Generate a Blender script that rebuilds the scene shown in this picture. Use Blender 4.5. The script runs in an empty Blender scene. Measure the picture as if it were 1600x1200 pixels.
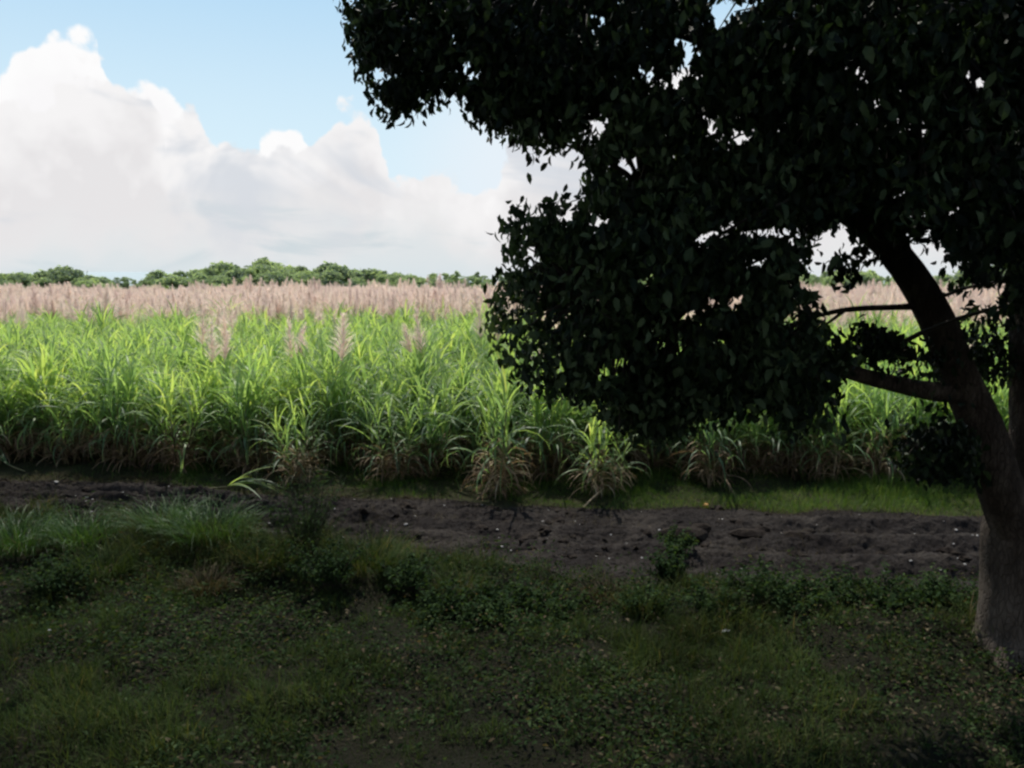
import bpy, math, random
import numpy as np
from mathutils import Vector

rng = np.random.default_rng(7)
random.seed(7)
sc = bpy.context.scene
COL = sc.collection
R = math.radians

# ------------------------------------------------------------------ camera
CAM = np.array([0.0, 0.0, 4.0]); F = 1250.0; PITCH = math.atan(155 / 1250)
cp, sp = math.cos(PITCH), math.sin(PITCH)
cam = bpy.data.cameras.new("camera"); co = bpy.data.objects.new("camera", cam); COL.objects.link(co)
co.location = CAM; co.rotation_euler = (math.pi / 2 - PITCH, 0, 0)
cam.sensor_width = 36; cam.lens = 36 * F / 1600; cam.clip_start = 0.1; cam.clip_end = 20000
sc.camera = co

def ray(u, v):
    x, y = (u - 800) / F, -(v - 600) / F
    return np.array([x, y * sp + cp, y * cp - sp])
def at(u, v, Y):
    d = ray(u, v); return CAM + d * (Y / d[1])
def gnd(u, v):
    d = ray(u, v); return CAM + d * (-CAM[2] / d[2])
def project(P):
    P = np.asarray(P, float); q = P - CAM
    zc = q[..., 1] * cp - q[..., 2] * sp
    yc = q[..., 1] * sp + q[..., 2] * cp
    return 800 + F * q[..., 0] / zc, 600 - F * yc / zc

# ------------------------------------------------------------------ object helpers
def tag(o, label=None, cat=None, group=None, kind=None):
    if label: o["label"] = label
    if cat: o["category"] = cat
    if group: o["group"] = group
    if kind: o["kind"] = kind
    return o
def link(name, data, parent=None):
    o = bpy.data.objects.new(name, data); COL.objects.link(o)
    if parent: o.parent = parent
    return o
def empty(name, loc=(0, 0, 0), rz=0.0):
    o = link(name, None); o.empty_display_size = 0.2
    o.location = loc; o.rotation_euler = (0, 0, rz); return o
def copy_tree(o, parent=None):
    c = o.copy(); COL.objects.link(c); c.parent = parent
    for ch in o.children: copy_tree(ch, c)
    return c

class MB:
    """collects numpy geometry into one mesh"""
    def __init__(s): s.v = []; s.q = []; s.t = []; s.a = []; s.n = 0
    def add(s, V, quads=None, tris=None, var=0.5):
        V = np.asarray(V, float).reshape(-1, 3)
        if quads is not None and len(quads): s.q.append(np.asarray(quads) + s.n)
        if tris is not None and len(tris): s.t.append(np.asarray(tris) + s.n)
        s.v.append(V); s.n += len(V)
        s.a.append(np.broadcast_to(np.asarray(var, float).reshape(-1), (len(V),)) if np.size(var) == 1 else np.asarray(var, float).reshape(-1))
    def mesh(s, name, mat, smooth=False):
        V = np.concatenate(s.v); Q = np.concatenate(s.q).reshape(-1, 4) if s.q else np.zeros((0, 4), int)
        T = np.concatenate(s.t).reshape(-1, 3) if s.t else np.zeros((0, 3), int)
        me = bpy.data.meshes.new(name)
        me.vertices.add(len(V)); me.vertices.foreach_set("co", V.astype(np.float32).ravel())
        nl = Q.size + T.size
        me.loops.add(nl); me.loops.foreach_set("vertex_index", np.concatenate([Q.ravel(), T.ravel()]).astype(np.int32))
        me.polygons.add(len(Q) + len(T))
        st = np.concatenate([np.arange(len(Q)) * 4, Q.size + np.arange(len(T)) * 3]).astype(np.int32)
        me.polygons.foreach_set("loop_start", st)
        me.update(calc_edges=True)
        if smooth: me.polygons.foreach_set("use_smooth", np.ones(len(me.polygons), bool))
        at_ = me.attributes.new("var", "FLOAT", "POINT"); at_.data.foreach_set("value", np.concatenate(s.a).astype(np.float32))
        for m in (mat if isinstance(mat, (list, tuple)) else [mat]): me.materials.append(m)
        me.validate(); return me
    def obj(s, name, mat, parent=None, smooth=False): return link(name, s.mesh(name, mat, smooth), parent)

def tube(mb, pts, rad, sides=8, var=0.5, bump=0.0, cap=True, sub=1):
    P = np.asarray(pts, float); r = np.asarray(rad, float)
    if sub > 1:                                                     # catmull-rom refinement
        n = len(P); E = np.vstack([2 * P[0] - P[1], P, 2 * P[-1] - P[-2]]); out = []; ro = []
        for i in range(n - 1):
            for k in range(sub):
                t = k / sub; a, b, c, d = E[i:i + 4]
                out.append(0.5 * (2 * b + (c - a) * t + (2 * a - 5 * b + 4 * c - d) * t * t + (3 * b - a - 3 * c + d) * t ** 3))
                ro.append(r[i] * (1 - t) + r[i + 1] * t)
        out.append(P[-1]); ro.append(r[-1]); P = np.array(out); r = np.array(ro)
    T = np.gradient(P, axis=0); T /= np.linalg.norm(T, axis=1, keepdims=True) + 1e-9
    ref = np.array([0.31, 0.94, 0.13]); ref = ref if abs(T[0] @ ref) < .9 else np.array([1., 0, 0])
    N = np.cross(T, ref); N /= np.linalg.norm(N, axis=1, keepdims=True) + 1e-9
    B = np.cross(T, N); a = np.linspace(0, 2 * math.pi, sides, endpoint=False)
    rr = np.repeat(r[:, None], sides, 1)
    if bump:
        ph = rng.uniform(0, 6.28, 6); s = np.arange(len(P))[:, None] * 0.35
        rr = rr * (1 + bump * (np.sin(3 * a[None] + ph[0] + s) * .5 + np.sin(5 * a[None] + ph[1] - s * 1.7) * .35 + np.sin(9 * a[None] + ph[2] + s * .6) * .25 + rng.normal(0, .18, rr.shape)))
    V = P[:, None] + rr[..., None] * (np.cos(a)[None, :, None] * N[:, None] + np.sin(a)[None, :, None] * B[:, None])
    n = len(P); i = np.arange(n - 1)[:, None] * sides; j = np.arange(sides)[None]; j2 = (j + 1) % sides
    Q = np.stack([i + j, i + j2, i + sides + j2, i + sides + j], -1).reshape(-1, 4)
    V = V.reshape(-1, 3); tr = None
    if cap:
        V = np.vstack([V, P[-1]]); k = (n - 1) * sides; jj = np.arange(sides)
        tr = np.stack([k + jj, k + (jj + 1) % sides, np.full(sides, len(V) - 1)], -1)
    mb.add(V, Q, tr, var)

def blades(mb, P, az, el, L, W, droop, segs=5, var=None, twist=0.0, taper=1.0, kink=None):
    """arching ribbons: base P, heading az, start elevation el (rad), length L, width W, total bend droop (rad)"""
    n = len(P); t = np.linspace(0, 1, segs + 1)
    e = el[:, None] - droop[:, None] * (t[None] ** 1.25)
    if kink is not None: e = e - np.where(t[None] > kink[:, None], 1.1, 0)
    hz = np.stack([np.cos(az), np.sin(az), np.zeros(n)], -1); up = np.array([0, 0, 1.])
    d = np.cos(e)[..., None] * hz[:, None] + np.sin(e)[..., None] * up
    step = L[:, None, None] / segs * d
    C = np.concatenate([P[:, None], P[:, None] + np.cumsum(step[:, :-1], 1)], 1)
    side = np.stack([-np.sin(az), np.cos(az), np.zeros(n)], -1)[:, None]
    nrm = np.cross(np.broadcast_to(side, d.shape), d)
    tw = twist * rng.normal(0, 1, n)[:, None] * (0.3 + t[None])
    sd = side * np.cos(tw)[..., None] + nrm * np.sin(tw)[..., None]
    prof = np.clip(np.minimum(0.45 + 3.0 * t, 1) * (1 - t ** (2.2 * taper)) + 0.03, 0.03, 1)
    w = W[:, None] * prof[None] * .5
    V = np.stack([C - sd * w[..., None], C + sd * w[..., None]], 2)    # n, segs+1, 2, 3
    base = (np.arange(n) * (segs + 1) * 2)[:, None] + (np.arange(segs) * 2)[None]
    Q = np.stack([base, base + 1, base + 3, base + 2], -1).reshape(-1, 4)
    if var is None: var = rng.random(n)
    mb.add(V.reshape(-1, 3), Q, None, np.repeat(var, (segs + 1) * 2))

def leaves(mb, P, D, N, L, W, fold=0.25, curl=0.25, var=None):
    """pointed oval leaves, folded on the midrib and curled down to the tip"""
    n = len(P); D = D / np.linalg.norm(D, axis=1, keepdims=True)
    S = np.cross(D, N); S /= np.linalg.norm(S, axis=1, keepdims=True) + 1e-9; U = np.cross(S, D)
    def pt(a, s, h): return P + D * (L * a)[:, None] + S * (W * s)[:, None] + U * (W * h)[:, None]
    o = np.ones(n)
    V = np.stack([pt(0 * o, 0 * o, 0 * o), pt(.38 * o, 0 * o, 0 * o), pt(.72 * o, 0 * o, -curl * o * .6), pt(o, 0 * o, -curl * 2 * o),
                  pt(.33 * o, .46 * o, fold * o), pt(.7 * o, .40 * o, fold * o * .6 - curl * .6),
                  pt(.33 * o, -.46 * o, fold * o), pt(.7 * o, -.40 * o, fold * o * .6 - curl * .6)], 1).reshape(-1, 3)
    b = (np.arange(n) * 8)[:, None]
    Q = np.concatenate([b + [[1, 4, 5, 2]], b + [[2, 7, 6, 1]]]); T = np.concatenate([b + [[0, 4, 1]], b + [[2, 5, 3]], b + [[0, 1, 6]], b + [[3, 7, 2]]])
    if var is None: var = rng.random(n)
    mb.add(V, Q, T, np.repeat(var, 8))

def unit(n):
    v = rng.normal(size=(n, 3)); return v / np.linalg.norm(v, axis=1, keepdims=True)

# ------------------------------------------------------------------ materials
def nt(name):
    m = bpy.data.materials.new(name); m.use_nodes = True; t = m.node_tree
    for n in list(t.nodes): t.nodes.remove(n)
    out = t.nodes.new("ShaderNodeOutputMaterial"); return m, t, out
def N(t, ty, **k):
    n = t.nodes.new(ty)
    for a, b in k.items():
        if a.startswith("i_"):
            key = a[2:]; key = int(key) if key.isdigit() else key.replace("_", " "); n.inputs[key].default_value = b
        else: setattr(n, a, b)
    return n
def ramp(t, fac, stops, mode="LINEAR"):
    r = t.nodes.new("ShaderNodeValToRGB"); r.color_ramp.interpolation = mode
    el = r.color_ramp.elements
    while len(el) < len(stops): el.new(0.5)
    for e, (p, c) in zip(el, stops): e.position = p; e.color = (*c, 1) if len(c) == 3 else c
    t.links.new(fac, r.inputs[0]); return r.outputs[0]
def math_(t, op, a, b=None, c=None, clamp=False):
    n = t.nodes.new("ShaderNodeMath"); n.operation = op; n.use_clamp = clamp
    for i, x in enumerate((a, b, c)):
        if x is None: continue
        if hasattr(x, "links") or hasattr(x, "is_linked"): t.links.new(x, n.inputs[i])
        else: n.inputs[i].default_value = x
    return n.outputs[0]
def mixc(t, fac, a, b, blend="MIX"):
    n = t.nodes.new("ShaderNodeMix"); n.data_type = "RGBA"; n.blend_type = blend
    for i, x in ((0, fac), (6, a), (7, b)):
        if hasattr(x, "is_linked"): t.links.new(x, n.inputs[i])
        else: n.inputs[i].default_value = x if i == 0 else (*x, 1)
    return n.outputs[2]

def leaf_mat(name, stops, trans=0.4, tcol=(1.25, 1.2, 0.5), rough=0.45, spec=0.4, rnd=0.35, patch=0.0, patch_scale=.15):
    m, t, out = nt(name)
    a = N(t, "ShaderNodeAttribute", attribute_name="var"); oi = N(t, "ShaderNodeObjectInfo")
    f = math_(t, "ADD", a.outputs["Fac"], math_(t, "MULTIPLY", math_(t, "SUBTRACT", oi.outputs["Random"], 0.5), rnd), clamp=True)
    c = ramp(t, f, stops)
    if patch:
        g = N(t, "ShaderNodeNewGeometry"); no = N(t, "ShaderNodeTexNoise", i_Scale=patch_scale, i_Detail=3.0)
        t.links.new(g.outputs["Position"], no.inputs["Vector"])
        k = math_(t, "MULTIPLY_ADD", math_(t, "SUBTRACT", no.outputs[0], .5), patch * 2, 1.0)
        mm = t.nodes.new("ShaderNodeVectorMath"); mm.operation = "SCALE"; t.links.new(c, mm.inputs[0]); t.links.new(k, mm.inputs["Scale"]); c = mm.outputs[0]
    b = N(t, "ShaderNodeBsdfPrincipled", i_Roughness=rough); b.inputs["Specular IOR Level"].default_value = spec
    t.links.new(c, b.inputs["Base Color"])
    if trans > 0:
        tr = N(t, "ShaderNodeBsdfTranslucent"); t.links.new(mixc(t, 1.0, c, tcol, "MULTIPLY"), tr.inputs[0])
        mx = N(t, "ShaderNodeMixShader", i_0=trans)
        t.links.new(b.outputs[0], mx.inputs[1]); t.links.new(tr.outputs[0], mx.inputs[2]); t.links.new(mx.outputs[0], out.inputs[0])
    else: t.links.new(b.outputs[0], out.inputs[0])
    return m

def ground_mat(name, stops, scale=1.2, bump=0.4, bscale=14.0, rough=0.95, fine=30.0, spec=.1):
    m, t, out = nt(name)
    g = N(t, "ShaderNodeNewGeometry")
    n1 = N(t, "ShaderNodeTexNoise", i_Scale=scale, i_Detail=6.0, i_Roughness=.65); n2 = N(t, "ShaderNodeTexNoise", i_Scale=fine, i_Detail=5.0, i_Roughness=.7)
    n3 = N(t, "ShaderNodeTexNoise", i_Scale=bscale, i_Detail=8.0, i_Roughness=.7)
    for n in (n1, n2, n3): t.links.new(g.outputs["Position"], n.inputs["Vector"])
    f = math_(t, "ADD", math_(t, "MULTIPLY", n1.outputs[0], .6), math_(t, "MULTIPLY", n2.outputs[0], .4))
    c = ramp(t, f, stops)
    b = N(t, "ShaderNodeBsdfPrincipled", i_Roughness=rough); b.inputs["Specular IOR Level"].default_value = spec
    t.links.new(c, b.inputs["Base Color"])
    bp = N(t, "ShaderNodeBump", i_Strength=bump, i_Distance=.06); t.links.new(n3.outputs[0], bp.inputs["Height"]); t.links.new(bp.outputs[0], b.inputs["Normal"])
    t.links.new(b.outputs[0], out.inputs[0]); return m

def bark_mat(name, c0, c1, c2, scale=6.0, bump=1.0):
    m, t, out = nt(name)
    tc = N(t, "ShaderNodeNewGeometry"); mp = N(t, "ShaderNodeMapping"); mp.inputs["Scale"].default_value = (1, 1, .35)
    t.links.new(tc.outputs["Position"], mp.inputs[0])
    n = N(t, "ShaderNodeTexNoise", i_Scale=scale, i_Detail=9.0, i_Roughness=.7); v = N(t, "ShaderNodeTexVoronoi", i_Scale=scale * 4)
    v.feature = "DISTANCE_TO_EDGE"
    t.links.new(mp.outputs[0], n.inputs["Vector"]); t.links.new(mp.outputs[0], v.inputs["Vector"])
    c = ramp(t, n.outputs[0], [(.3, c0), (.52, c1), (.72, c2)])
    if name == "bark":                                              # noise-mottled paler tone toward the foot of the trunk
        sz = N(t, "ShaderNodeSeparateXYZ"); t.links.new(tc.outputs["Position"], sz.inputs[0])
        k = math_(t, "MULTIPLY", math_(t, "SUBTRACT", 1.0, math_(t, "DIVIDE", sz.outputs[2], 1.7), clamp=True), math_(t, "MULTIPLY_ADD", n.outputs[0], 2.2, -.5, clamp=True))
        c = mixc(t, k, c, (.20, .165, .135))
    h = math_(t, "ADD", n.outputs[0], math_(t, "MULTIPLY", math_(t, "MINIMUM", v.outputs[0], .12), 2.5))
    b = N(t, "ShaderNodeBsdfPrincipled", i_Roughness=.9); b.inputs["Specular IOR Level"].default_value = .15; t.links.new(c, b.inputs["Base Color"])
    bp = N(t, "ShaderNodeBump", i_Strength=bump, i_Distance=.03); bp.inputs["Distance"].default_value = .06; t.links.new(h, bp.inputs["Height"]); t.links.new(bp.outputs[0], b.inputs["Normal"])
    t.links.new(b.outputs[0], out.inputs[0]); return m

def plain_mat(name, col, rough=.8, var=.3, scale=5.0):
    m, t, out = nt(name); g = N(t, "ShaderNodeNewGeometry"); n = N(t, "ShaderNodeTexNoise", i_Scale=scale, i_Detail=5.0)
    t.links.new(g.outputs["Position"], n.inputs["Vector"])
    lo = tuple(x * (1 - var) for x in col); hi = tuple(min(1, x * (1 + var)) for x in col)
    b = N(t, "ShaderNodeBsdfPrincipled", i_Roughness=rough); t.links.new(ramp(t, n.outputs[0], [(.3, lo), (.7, hi)]), b.inputs["Base Color"])
    t.links.new(b.outputs[0], out.inputs[0]); return m

M = {}
M["cane"] = leaf_mat("cane leaf", [(0, (.12, .195, .11)), (.35, (.20, .31, .15)), (.7, (.34, .46, .16)), (1, (.55, .60, .22))], trans=.5, tcol=(1.8, 1.78, .92), rough=.5, spec=.5, rnd=.3, patch=.2)
M["cane_dry"] = leaf_mat("dry cane leaf", [(0, (.10, .068, .045)), (.4, (.22, .155, .105)), (.75, (.42, .32, .21)), (1, (.62, .52, .37))], trans=.3, tcol=(1.2, 1.0, .7), rough=.7, spec=.2)
M["cane_stalk"] = leaf_mat("cane stalk", [(0, (.05, .035, .02)), (.5, (.12, .10, .04)), (1, (.24, .22, .10))], trans=0, rough=.5)
M["tassel"] = leaf_mat("cane tassel", [(0, (.70, .58, .56)), (.5, (.90, .76, .69)), (1, (.97, .87, .78))], trans=.7, tcol=(1.1, 1.04, .98), rough=.8, spec=.1, rnd=.6)
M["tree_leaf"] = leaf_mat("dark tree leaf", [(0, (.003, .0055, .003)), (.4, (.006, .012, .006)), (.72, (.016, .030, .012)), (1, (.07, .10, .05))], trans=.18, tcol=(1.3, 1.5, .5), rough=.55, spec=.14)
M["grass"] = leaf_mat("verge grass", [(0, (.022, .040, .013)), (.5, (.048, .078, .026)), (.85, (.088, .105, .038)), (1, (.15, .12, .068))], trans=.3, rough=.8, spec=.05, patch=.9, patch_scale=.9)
M["weed"] = leaf_mat("creeping weed", [(0, (.018, .034, .013)), (.6, (.038, .066, .026)), (.93, (.066, .096, .042)), (1, (.11, .085, .055))], trans=.35, rough=.85, spec=.04, patch=.9, patch_scale=.7)
M["strip_grass"] = leaf_mat("strip grass", [(0, (.03, .075, .014)), (.6, (.07, .15, .028)), (1, (.15, .21, .05))], trans=.4, rough=.6, spec=.2, patch=.5, patch_scale=.5)
M["straw"] = leaf_mat("dead grass", [(0, (.04, .033, .020)), (.6, (.085, .07, .042)), (1, (.17, .135, .085))], trans=.2, rough=.8, spec=.1)
M["tussock"] = leaf_mat("tussock blade", [(0, (.02, .052, .013)), (.6, (.044, .105, .026)), (1, (.09, .16, .045))], trans=.3, rough=.5, spec=.3)
M["bush"] = leaf_mat("bush leaf", [(0, (.018, .035, .014)), (.6, (.034, .066, .025)), (1, (.07, .11, .04))], trans=.35, rough=.8, spec=.06)
M["far"] = leaf_mat("far foliage", [(0, (.28, .33, .28)), (.5, (.37, .44, .33)), (1, (.50, .57, .38))], trans=.5, tcol=(1.2, 1.3, .6), rough=.8, spec=.1, rnd=.7)  # pale bluish base stands in for haze over the distance
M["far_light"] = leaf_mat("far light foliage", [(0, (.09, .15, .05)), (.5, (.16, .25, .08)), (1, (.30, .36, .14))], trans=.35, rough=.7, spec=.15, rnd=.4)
M["bark"] = bark_mat("bark", (.016, .011, .008), (.045, .033, .025), (.12, .095, .074))
M["far_bark"] = plain_mat("far bark", (.12, .10, .08))
M["twig"] = plain_mat("twig", (.03, .022, .016))
M["soil"] = ground_mat("dark soil", [(.32, (.012, .010, .0095)), (.48, (.028, .0235, .022)), (.62, (.062, .053, .046)), (.72, (.12, .10, .078))], scale=1.1, bump=1.0, bscale=11, fine=22)
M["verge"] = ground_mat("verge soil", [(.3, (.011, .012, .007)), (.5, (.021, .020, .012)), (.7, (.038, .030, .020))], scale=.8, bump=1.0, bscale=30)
M["field"] = ground_mat("field soil", [(.3, (.018, .02, .010)), (.5, (.035, .036, .018)), (.7, (.07, .055, .035))], scale=.7, bump=.5)
M["land"] = ground_mat("land", [(.3, (.04, .07, .025)), (.5, (.07, .11, .035)), (.7, (.12, .13, .06))], scale=.02, bump=.1, fine=.5)
M["hill"] = plain_mat("hazy hill", (.42, .50, .52), var=.04, scale=.002)  # aerial haze painted into the hill colour
M["stone"] = plain_mat("pale stone", (.40, .38, .36), scale=30)
M["clod"] = ground_mat("clod", [(.3, (.014, .010, .009)), (.55, (.035, .027, .022)), (.7, (.09, .07, .045))], scale=6, bump=.8)
M["orange"] = plain_mat("orange peel", (.75, .38, .12), scale=20)
M["plastic"] = plain_mat("white plastic scrap", (.55, .58, .60), rough=.4, var=.15)
M["roof_red"] = plain_mat("red roof", (.62, .16, .09), scale=.6)
M["wall_pale"] = plain_mat("pale wall", (.62, .58, .52), scale=.6, var=.1)
M["roof_grey"] = plain_mat("pink roof", (.62, .42, .40), scale=.6, var=.1)
M["dark"] = plain_mat("window dark", (.04, .04, .05))

# ------------------------------------------------------------------ noise helper
class Fbm:
    def __init__(s, seed, n=48): 
        g = np.random.default_rng(seed); s.k = g.normal(size=(n, 2)); s.k /= np.linalg.norm(s.k, axis=1, keepdims=True)
        s.f = 2 ** g.uniform(0, 4, n); s.p = g.uniform(0, 6.28, n)
    def __call__(s, x, y, base=1.0):
        x = np.asarray(x, float); y = np.asarray(y, float); o = np.zeros(np.broadcast(x, y).shape)
        for k, f, p in zip(s.k, s.f, s.p): o = o + np.sin((x * k[0] + y * k[1]) * f * base + p) / f ** .8
        return o / 4.0
nA, nB, nC = Fbm(1), Fbm(2), Fbm(3)

# ------------------------------------------------------------------ zone edges (world y as a function of x)
def edge(pts):
    W = np.array([gnd(u, v)[:2] for u, v in pts]); s0 = (W[1, 1] - W[0, 1]) / (W[1, 0] - W[0, 0]); s1 = -0.10
    X = np.concatenate([[-60], W[:, 0], [60]]); Y = np.concatenate([[W[0, 1] + .12 * (60 + W[0, 0])], W[:, 1], [W[-1, 1] + s1 * (60 - W[-1, 0])]])
    return lambda x: np.interp(x, X, Y)
e_near = edge([(0, 800), (300, 825), (600, 862), (800, 882), (1200, 918), (1540, 930)])
e_far = edge([(0, 748), (300, 764), (600, 782), (900, 793), (1200, 797), (1540, 802)])
e_cane = edge([(0, 716), (270, 730), (460, 740), (800, 750), (1110, 742), (1400, 748), (1560, 750)])
near_e = lambda x: e_near(x) + .22 * nA(x, 0, .9)
far_e = lambda x: e_far(x) + .16 * nB(x, 3, 1.1)

def h(x, y):
    x = np.asarray(x, float); y = np.asarray(y, float)
    ne, fe = e_near(x), e_far(x)
    s = (y - ne) / (fe - ne)
    ind = np.clip(np.minimum(s * 5, (1 - s) * 5), 0, 1)
    fur = np.sin(s * 2 * math.pi * 4.2 + .8 * nC(x * .25, y * .3)) * .075 * (1 + .5 * nB(x, 0, .5)) + .04 * nA(x * .35, y, 3.0) + .028 * nB(x * .5, y, 7) + .02 * nC(x, y, 14)
    bank = np.interp(x, [-3, 0, 4], [.13, .13, .12]) * np.exp(-((y - ne + 1.25) / .75) ** 2) * (1 + .8 * nB(x, 0, .6))
    return ind * (fur + .02) + (1 - ind) * ((.05 * nA(x, y, .8) + .035 * nB(x, y, 2.2))) + bank

def sheet(name, x0, x1, nx, fy0, fy1, ny, mat, z=0.0, rgh=0.0):
    xs = np.linspace(x0, x1, nx); t = np.linspace(0, 1, ny)
    X = np.repeat(xs[:, None], ny, 1); a = fy0(xs)[:, None]; b = fy1(xs)[:, None]; Y = a + (b - a) * t[None]
    Z = h(X, Y) + z + (rng.normal(0, rgh, X.shape) if rgh else 0)
    idx = np.arange(nx * ny).reshape(nx, ny)
    Q = np.stack([idx[:-1, :-1], idx[1:, :-1], idx[1:, 1:], idx[:-1, 1:]], -1).reshape(-1, 4)
    mb = MB(); mb.add(np.stack([X, Y, Z], -1), Q); o = mb.obj(name, mat, smooth=True); tag(o, kind="structure"); return o

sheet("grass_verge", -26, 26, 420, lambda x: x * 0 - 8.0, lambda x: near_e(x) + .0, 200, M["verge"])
sheet("dirt_track", -22, 20, 1500, near_e, far_e, 170, M["soil"], rgh=.010)
sheet("field_margin", -26, 26, 420, far_e, lambda x: x * 0 + 26.0, 90, M["field"])
mb = MB(); mb.add([(-6000, -6000, -.35), (6000, -6000, -.35), (6000, 9000, -.35), (-6000, 9000, -.35)], [[0, 1, 2, 3]])
tag(mb.obj("ground", M["land"]), kind="structure")

# far hazy hills
def hills():
    mb = MB(); az = np.linspace(-1.2, 1.2, 240)
    prof = 20 + 26 * np.exp(-((az + .47) / .13) ** 2) + 14 * np.exp(-((az + .30) / .10) ** 2) + 4 * nA(az * 10, 0)
    D = 2600.0; base = np.stack([np.sin(az) * D, np.cos(az) * D, az * 0 - 1], -1)
    ridge = np.stack([np.sin(az) * (D + 300), np.cos(az) * (D + 300), prof], -1); back = np.stack([np.sin(az) * (D + 900), np.cos(az) * (D + 900), az * 0 - 1], -1)
    n = len(az); V = np.vstack([base, ridge, back]); i = np.arange(n - 1)
    mb.add(V, np.concatenate([np.stack([i, i + 1, n + i + 1, n + i], -1), np.stack([n + i, n + i + 1, 2 * n + i + 1, 2 * n + i], -1)]))
    tag(mb.obj("hills", M["hill"], smooth=True), kind="structure")
hills()

# ------------------------------------------------------------------ sugarcane
def tassel_mesh(seed):
    mb = MB(); L = rng.uniform(.85, 1.1); n = 230
    t = rng.random(n) ** 1.1; lean = rng.normal(0, .05, 2)
    ax = lambda s: np.stack([lean[0] * s ** 2, lean[1] * s ** 2, L * s], -1)
    tube(mb, ax(np.linspace(0, 1, 6)), np.linspace(.007, .002, 6), 4, .4)
    ln = (.40 * (1 - t) ** .75 + .06) * rng.uniform(.7, 1.1, n)
    blades(mb, ax(t * .97), rng.uniform(0, 6.28, n), rng.uniform(.75, 1.15, n), ln, .013 * np.ones(n), rng.uniform(.0, .9, n), 3, var=np.clip(rng.random(n) * .6 + .2, 0, 1), twist=.8)
    return mb.mesh("tassel", M["tassel"])
TM = [tassel_mesh(i) for i in range(4)]

def make_clump(k, ntas, prom=0):
    """one stool of sugarcane standing on the origin"""
    root = empty("sugarcane_clump")
    sm, gm, dm = MB(), MB(), MB()
    ns = 8 if not prom else 7
    tops = []
    for i in range(ns):
        a = rng.uniform(0, 6.28); r0 = rng.uniform(.03, .22); r1 = r0 + rng.uniform(.05, .38); H = rng.uniform(1.05, 1.75)
        b = np.array([math.cos(a) * r0, math.sin(a) * r0, -.05]); a2 = a + rng.normal(0, .5); tp = np.array([math.cos(a2) * r1, math.sin(a2) * r1, H])
        mid = (b + tp) / 2 + np.array([math.cos(a), math.sin(a), 0]) * .05
        pts = np.array([b, mid, tp]); rr = rng.uniform(.011, .016)
        tube(sm, pts, [rr * 1.1, rr, rr * .7], 5, rng.random(), sub=3); tops.append((b, mid, tp, a2))
        # green leaves, the youngest upright
        n = 16 if not prom else 12; s = np.linspace(.42, 1.0, n); P = np.array([np.where(q < .5, 1, 1) * (b * (1 - q) ** 2 + 2 * mid * q * (1 - q) + tp * q * q) for q in s])
        P[:, 2] += np.linspace(0, .28, n)
        az = a2 + np.arange(n) * math.pi + rng.normal(0, .55, n); u = np.linspace(0, 1, n)
        el = .65 + .8 * u + rng.normal(0, .1, n); L = (1.2 + .25 * np.sin(u * 3)) * rng.uniform(.8, 1.15, n) * (1 - .25 * u ** 4); dr = (2.7 - 1.75 * u) * rng.uniform(.7, 1.35, n)
        blades(gm, P, az, np.minimum(el, 1.5), L, rng.uniform(.036, .060, n), dr, 7, var=np.clip(.15 + .5 * u + rng.normal(0, .16, n), 0, 1), twist=.35, kink=np.where(rng.random(n) < .18, rng.uniform(.5, .8, n), 2))
        # dry leaves hanging lower down
        n = 13 if not prom else 19; s = rng.uniform(.12, .6, n); P = np.array([b * (1 - q) ** 2 + 2 * mid * q * (1 - q) + tp * q * q for q in s])
        blades(dm, P, rng.uniform(0, 6.28, n), rng.uniform(-.1, 1.1, n), rng.uniform(.5, 1.05, n), rng.uniform(.018, .042, n), rng.uniform(1.3, 2.6, n), 6, var=np.clip(rng.beta(1.5, 3, n) + (.35 if prom else 0.08) * rng.random(n), 0, 1), twist=.6)
    # rubbish of dead leaves at the foot
    n = 40; a = rng.uniform(0, 6.28, n); r = rng.uniform(0, .3, n); P = np.stack([np.cos(a) * r, np.sin(a) * r, rng.uniform(.05, .55, n)], -1)
    blades(dm, P, a + rng.normal(0, .5, n), rng.uniform(-.3, .9, n), rng.uniform(.3, .7, n), rng.uniform(.015, .035, n), rng.uniform(.6, 2, n), 4, var=rng.beta(1.3, 3.5, n), twist=.7)
    sm.obj("stalks", M["cane_stalk"], root); gm.obj("green_leaves", M["cane"], root); dm.obj("dry_leaves", M["cane_dry"], root)
    for i in range(ntas):
        b, mid, tp, a2 = tops[i]
        o = link("tassel", TM[(k + i) % 4], root); st = MB()
        p1 = tp + np.array([math.cos(a2) * .05, math.sin(a2) * .05, rng.uniform(.62, 1.1)])
        o.location = p1; o.rotation_euler = (rng.normal(0, .06), rng.normal(0, .06), rng.uniform(0, 6)); s_ = rng.uniform(.8, 1.2); o.scale = (s_, s_, s_)
        tube(st, [tp, (tp + p1) / 2, p1], [.009, .006, .005], 4, .8); so = st.obj("tassel_stem", M["cane_stalk"], root)
    return root
PLAIN = [make_clump(i, 0) for i in range(5)]
TAS = [make_clump(i, n) for i, n in enumerate((1, 2, 3, 3))]
HERO = [make_clump(i, 0, prom=1) for i in range(3)]
TAS1 = TAS[0]

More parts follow.
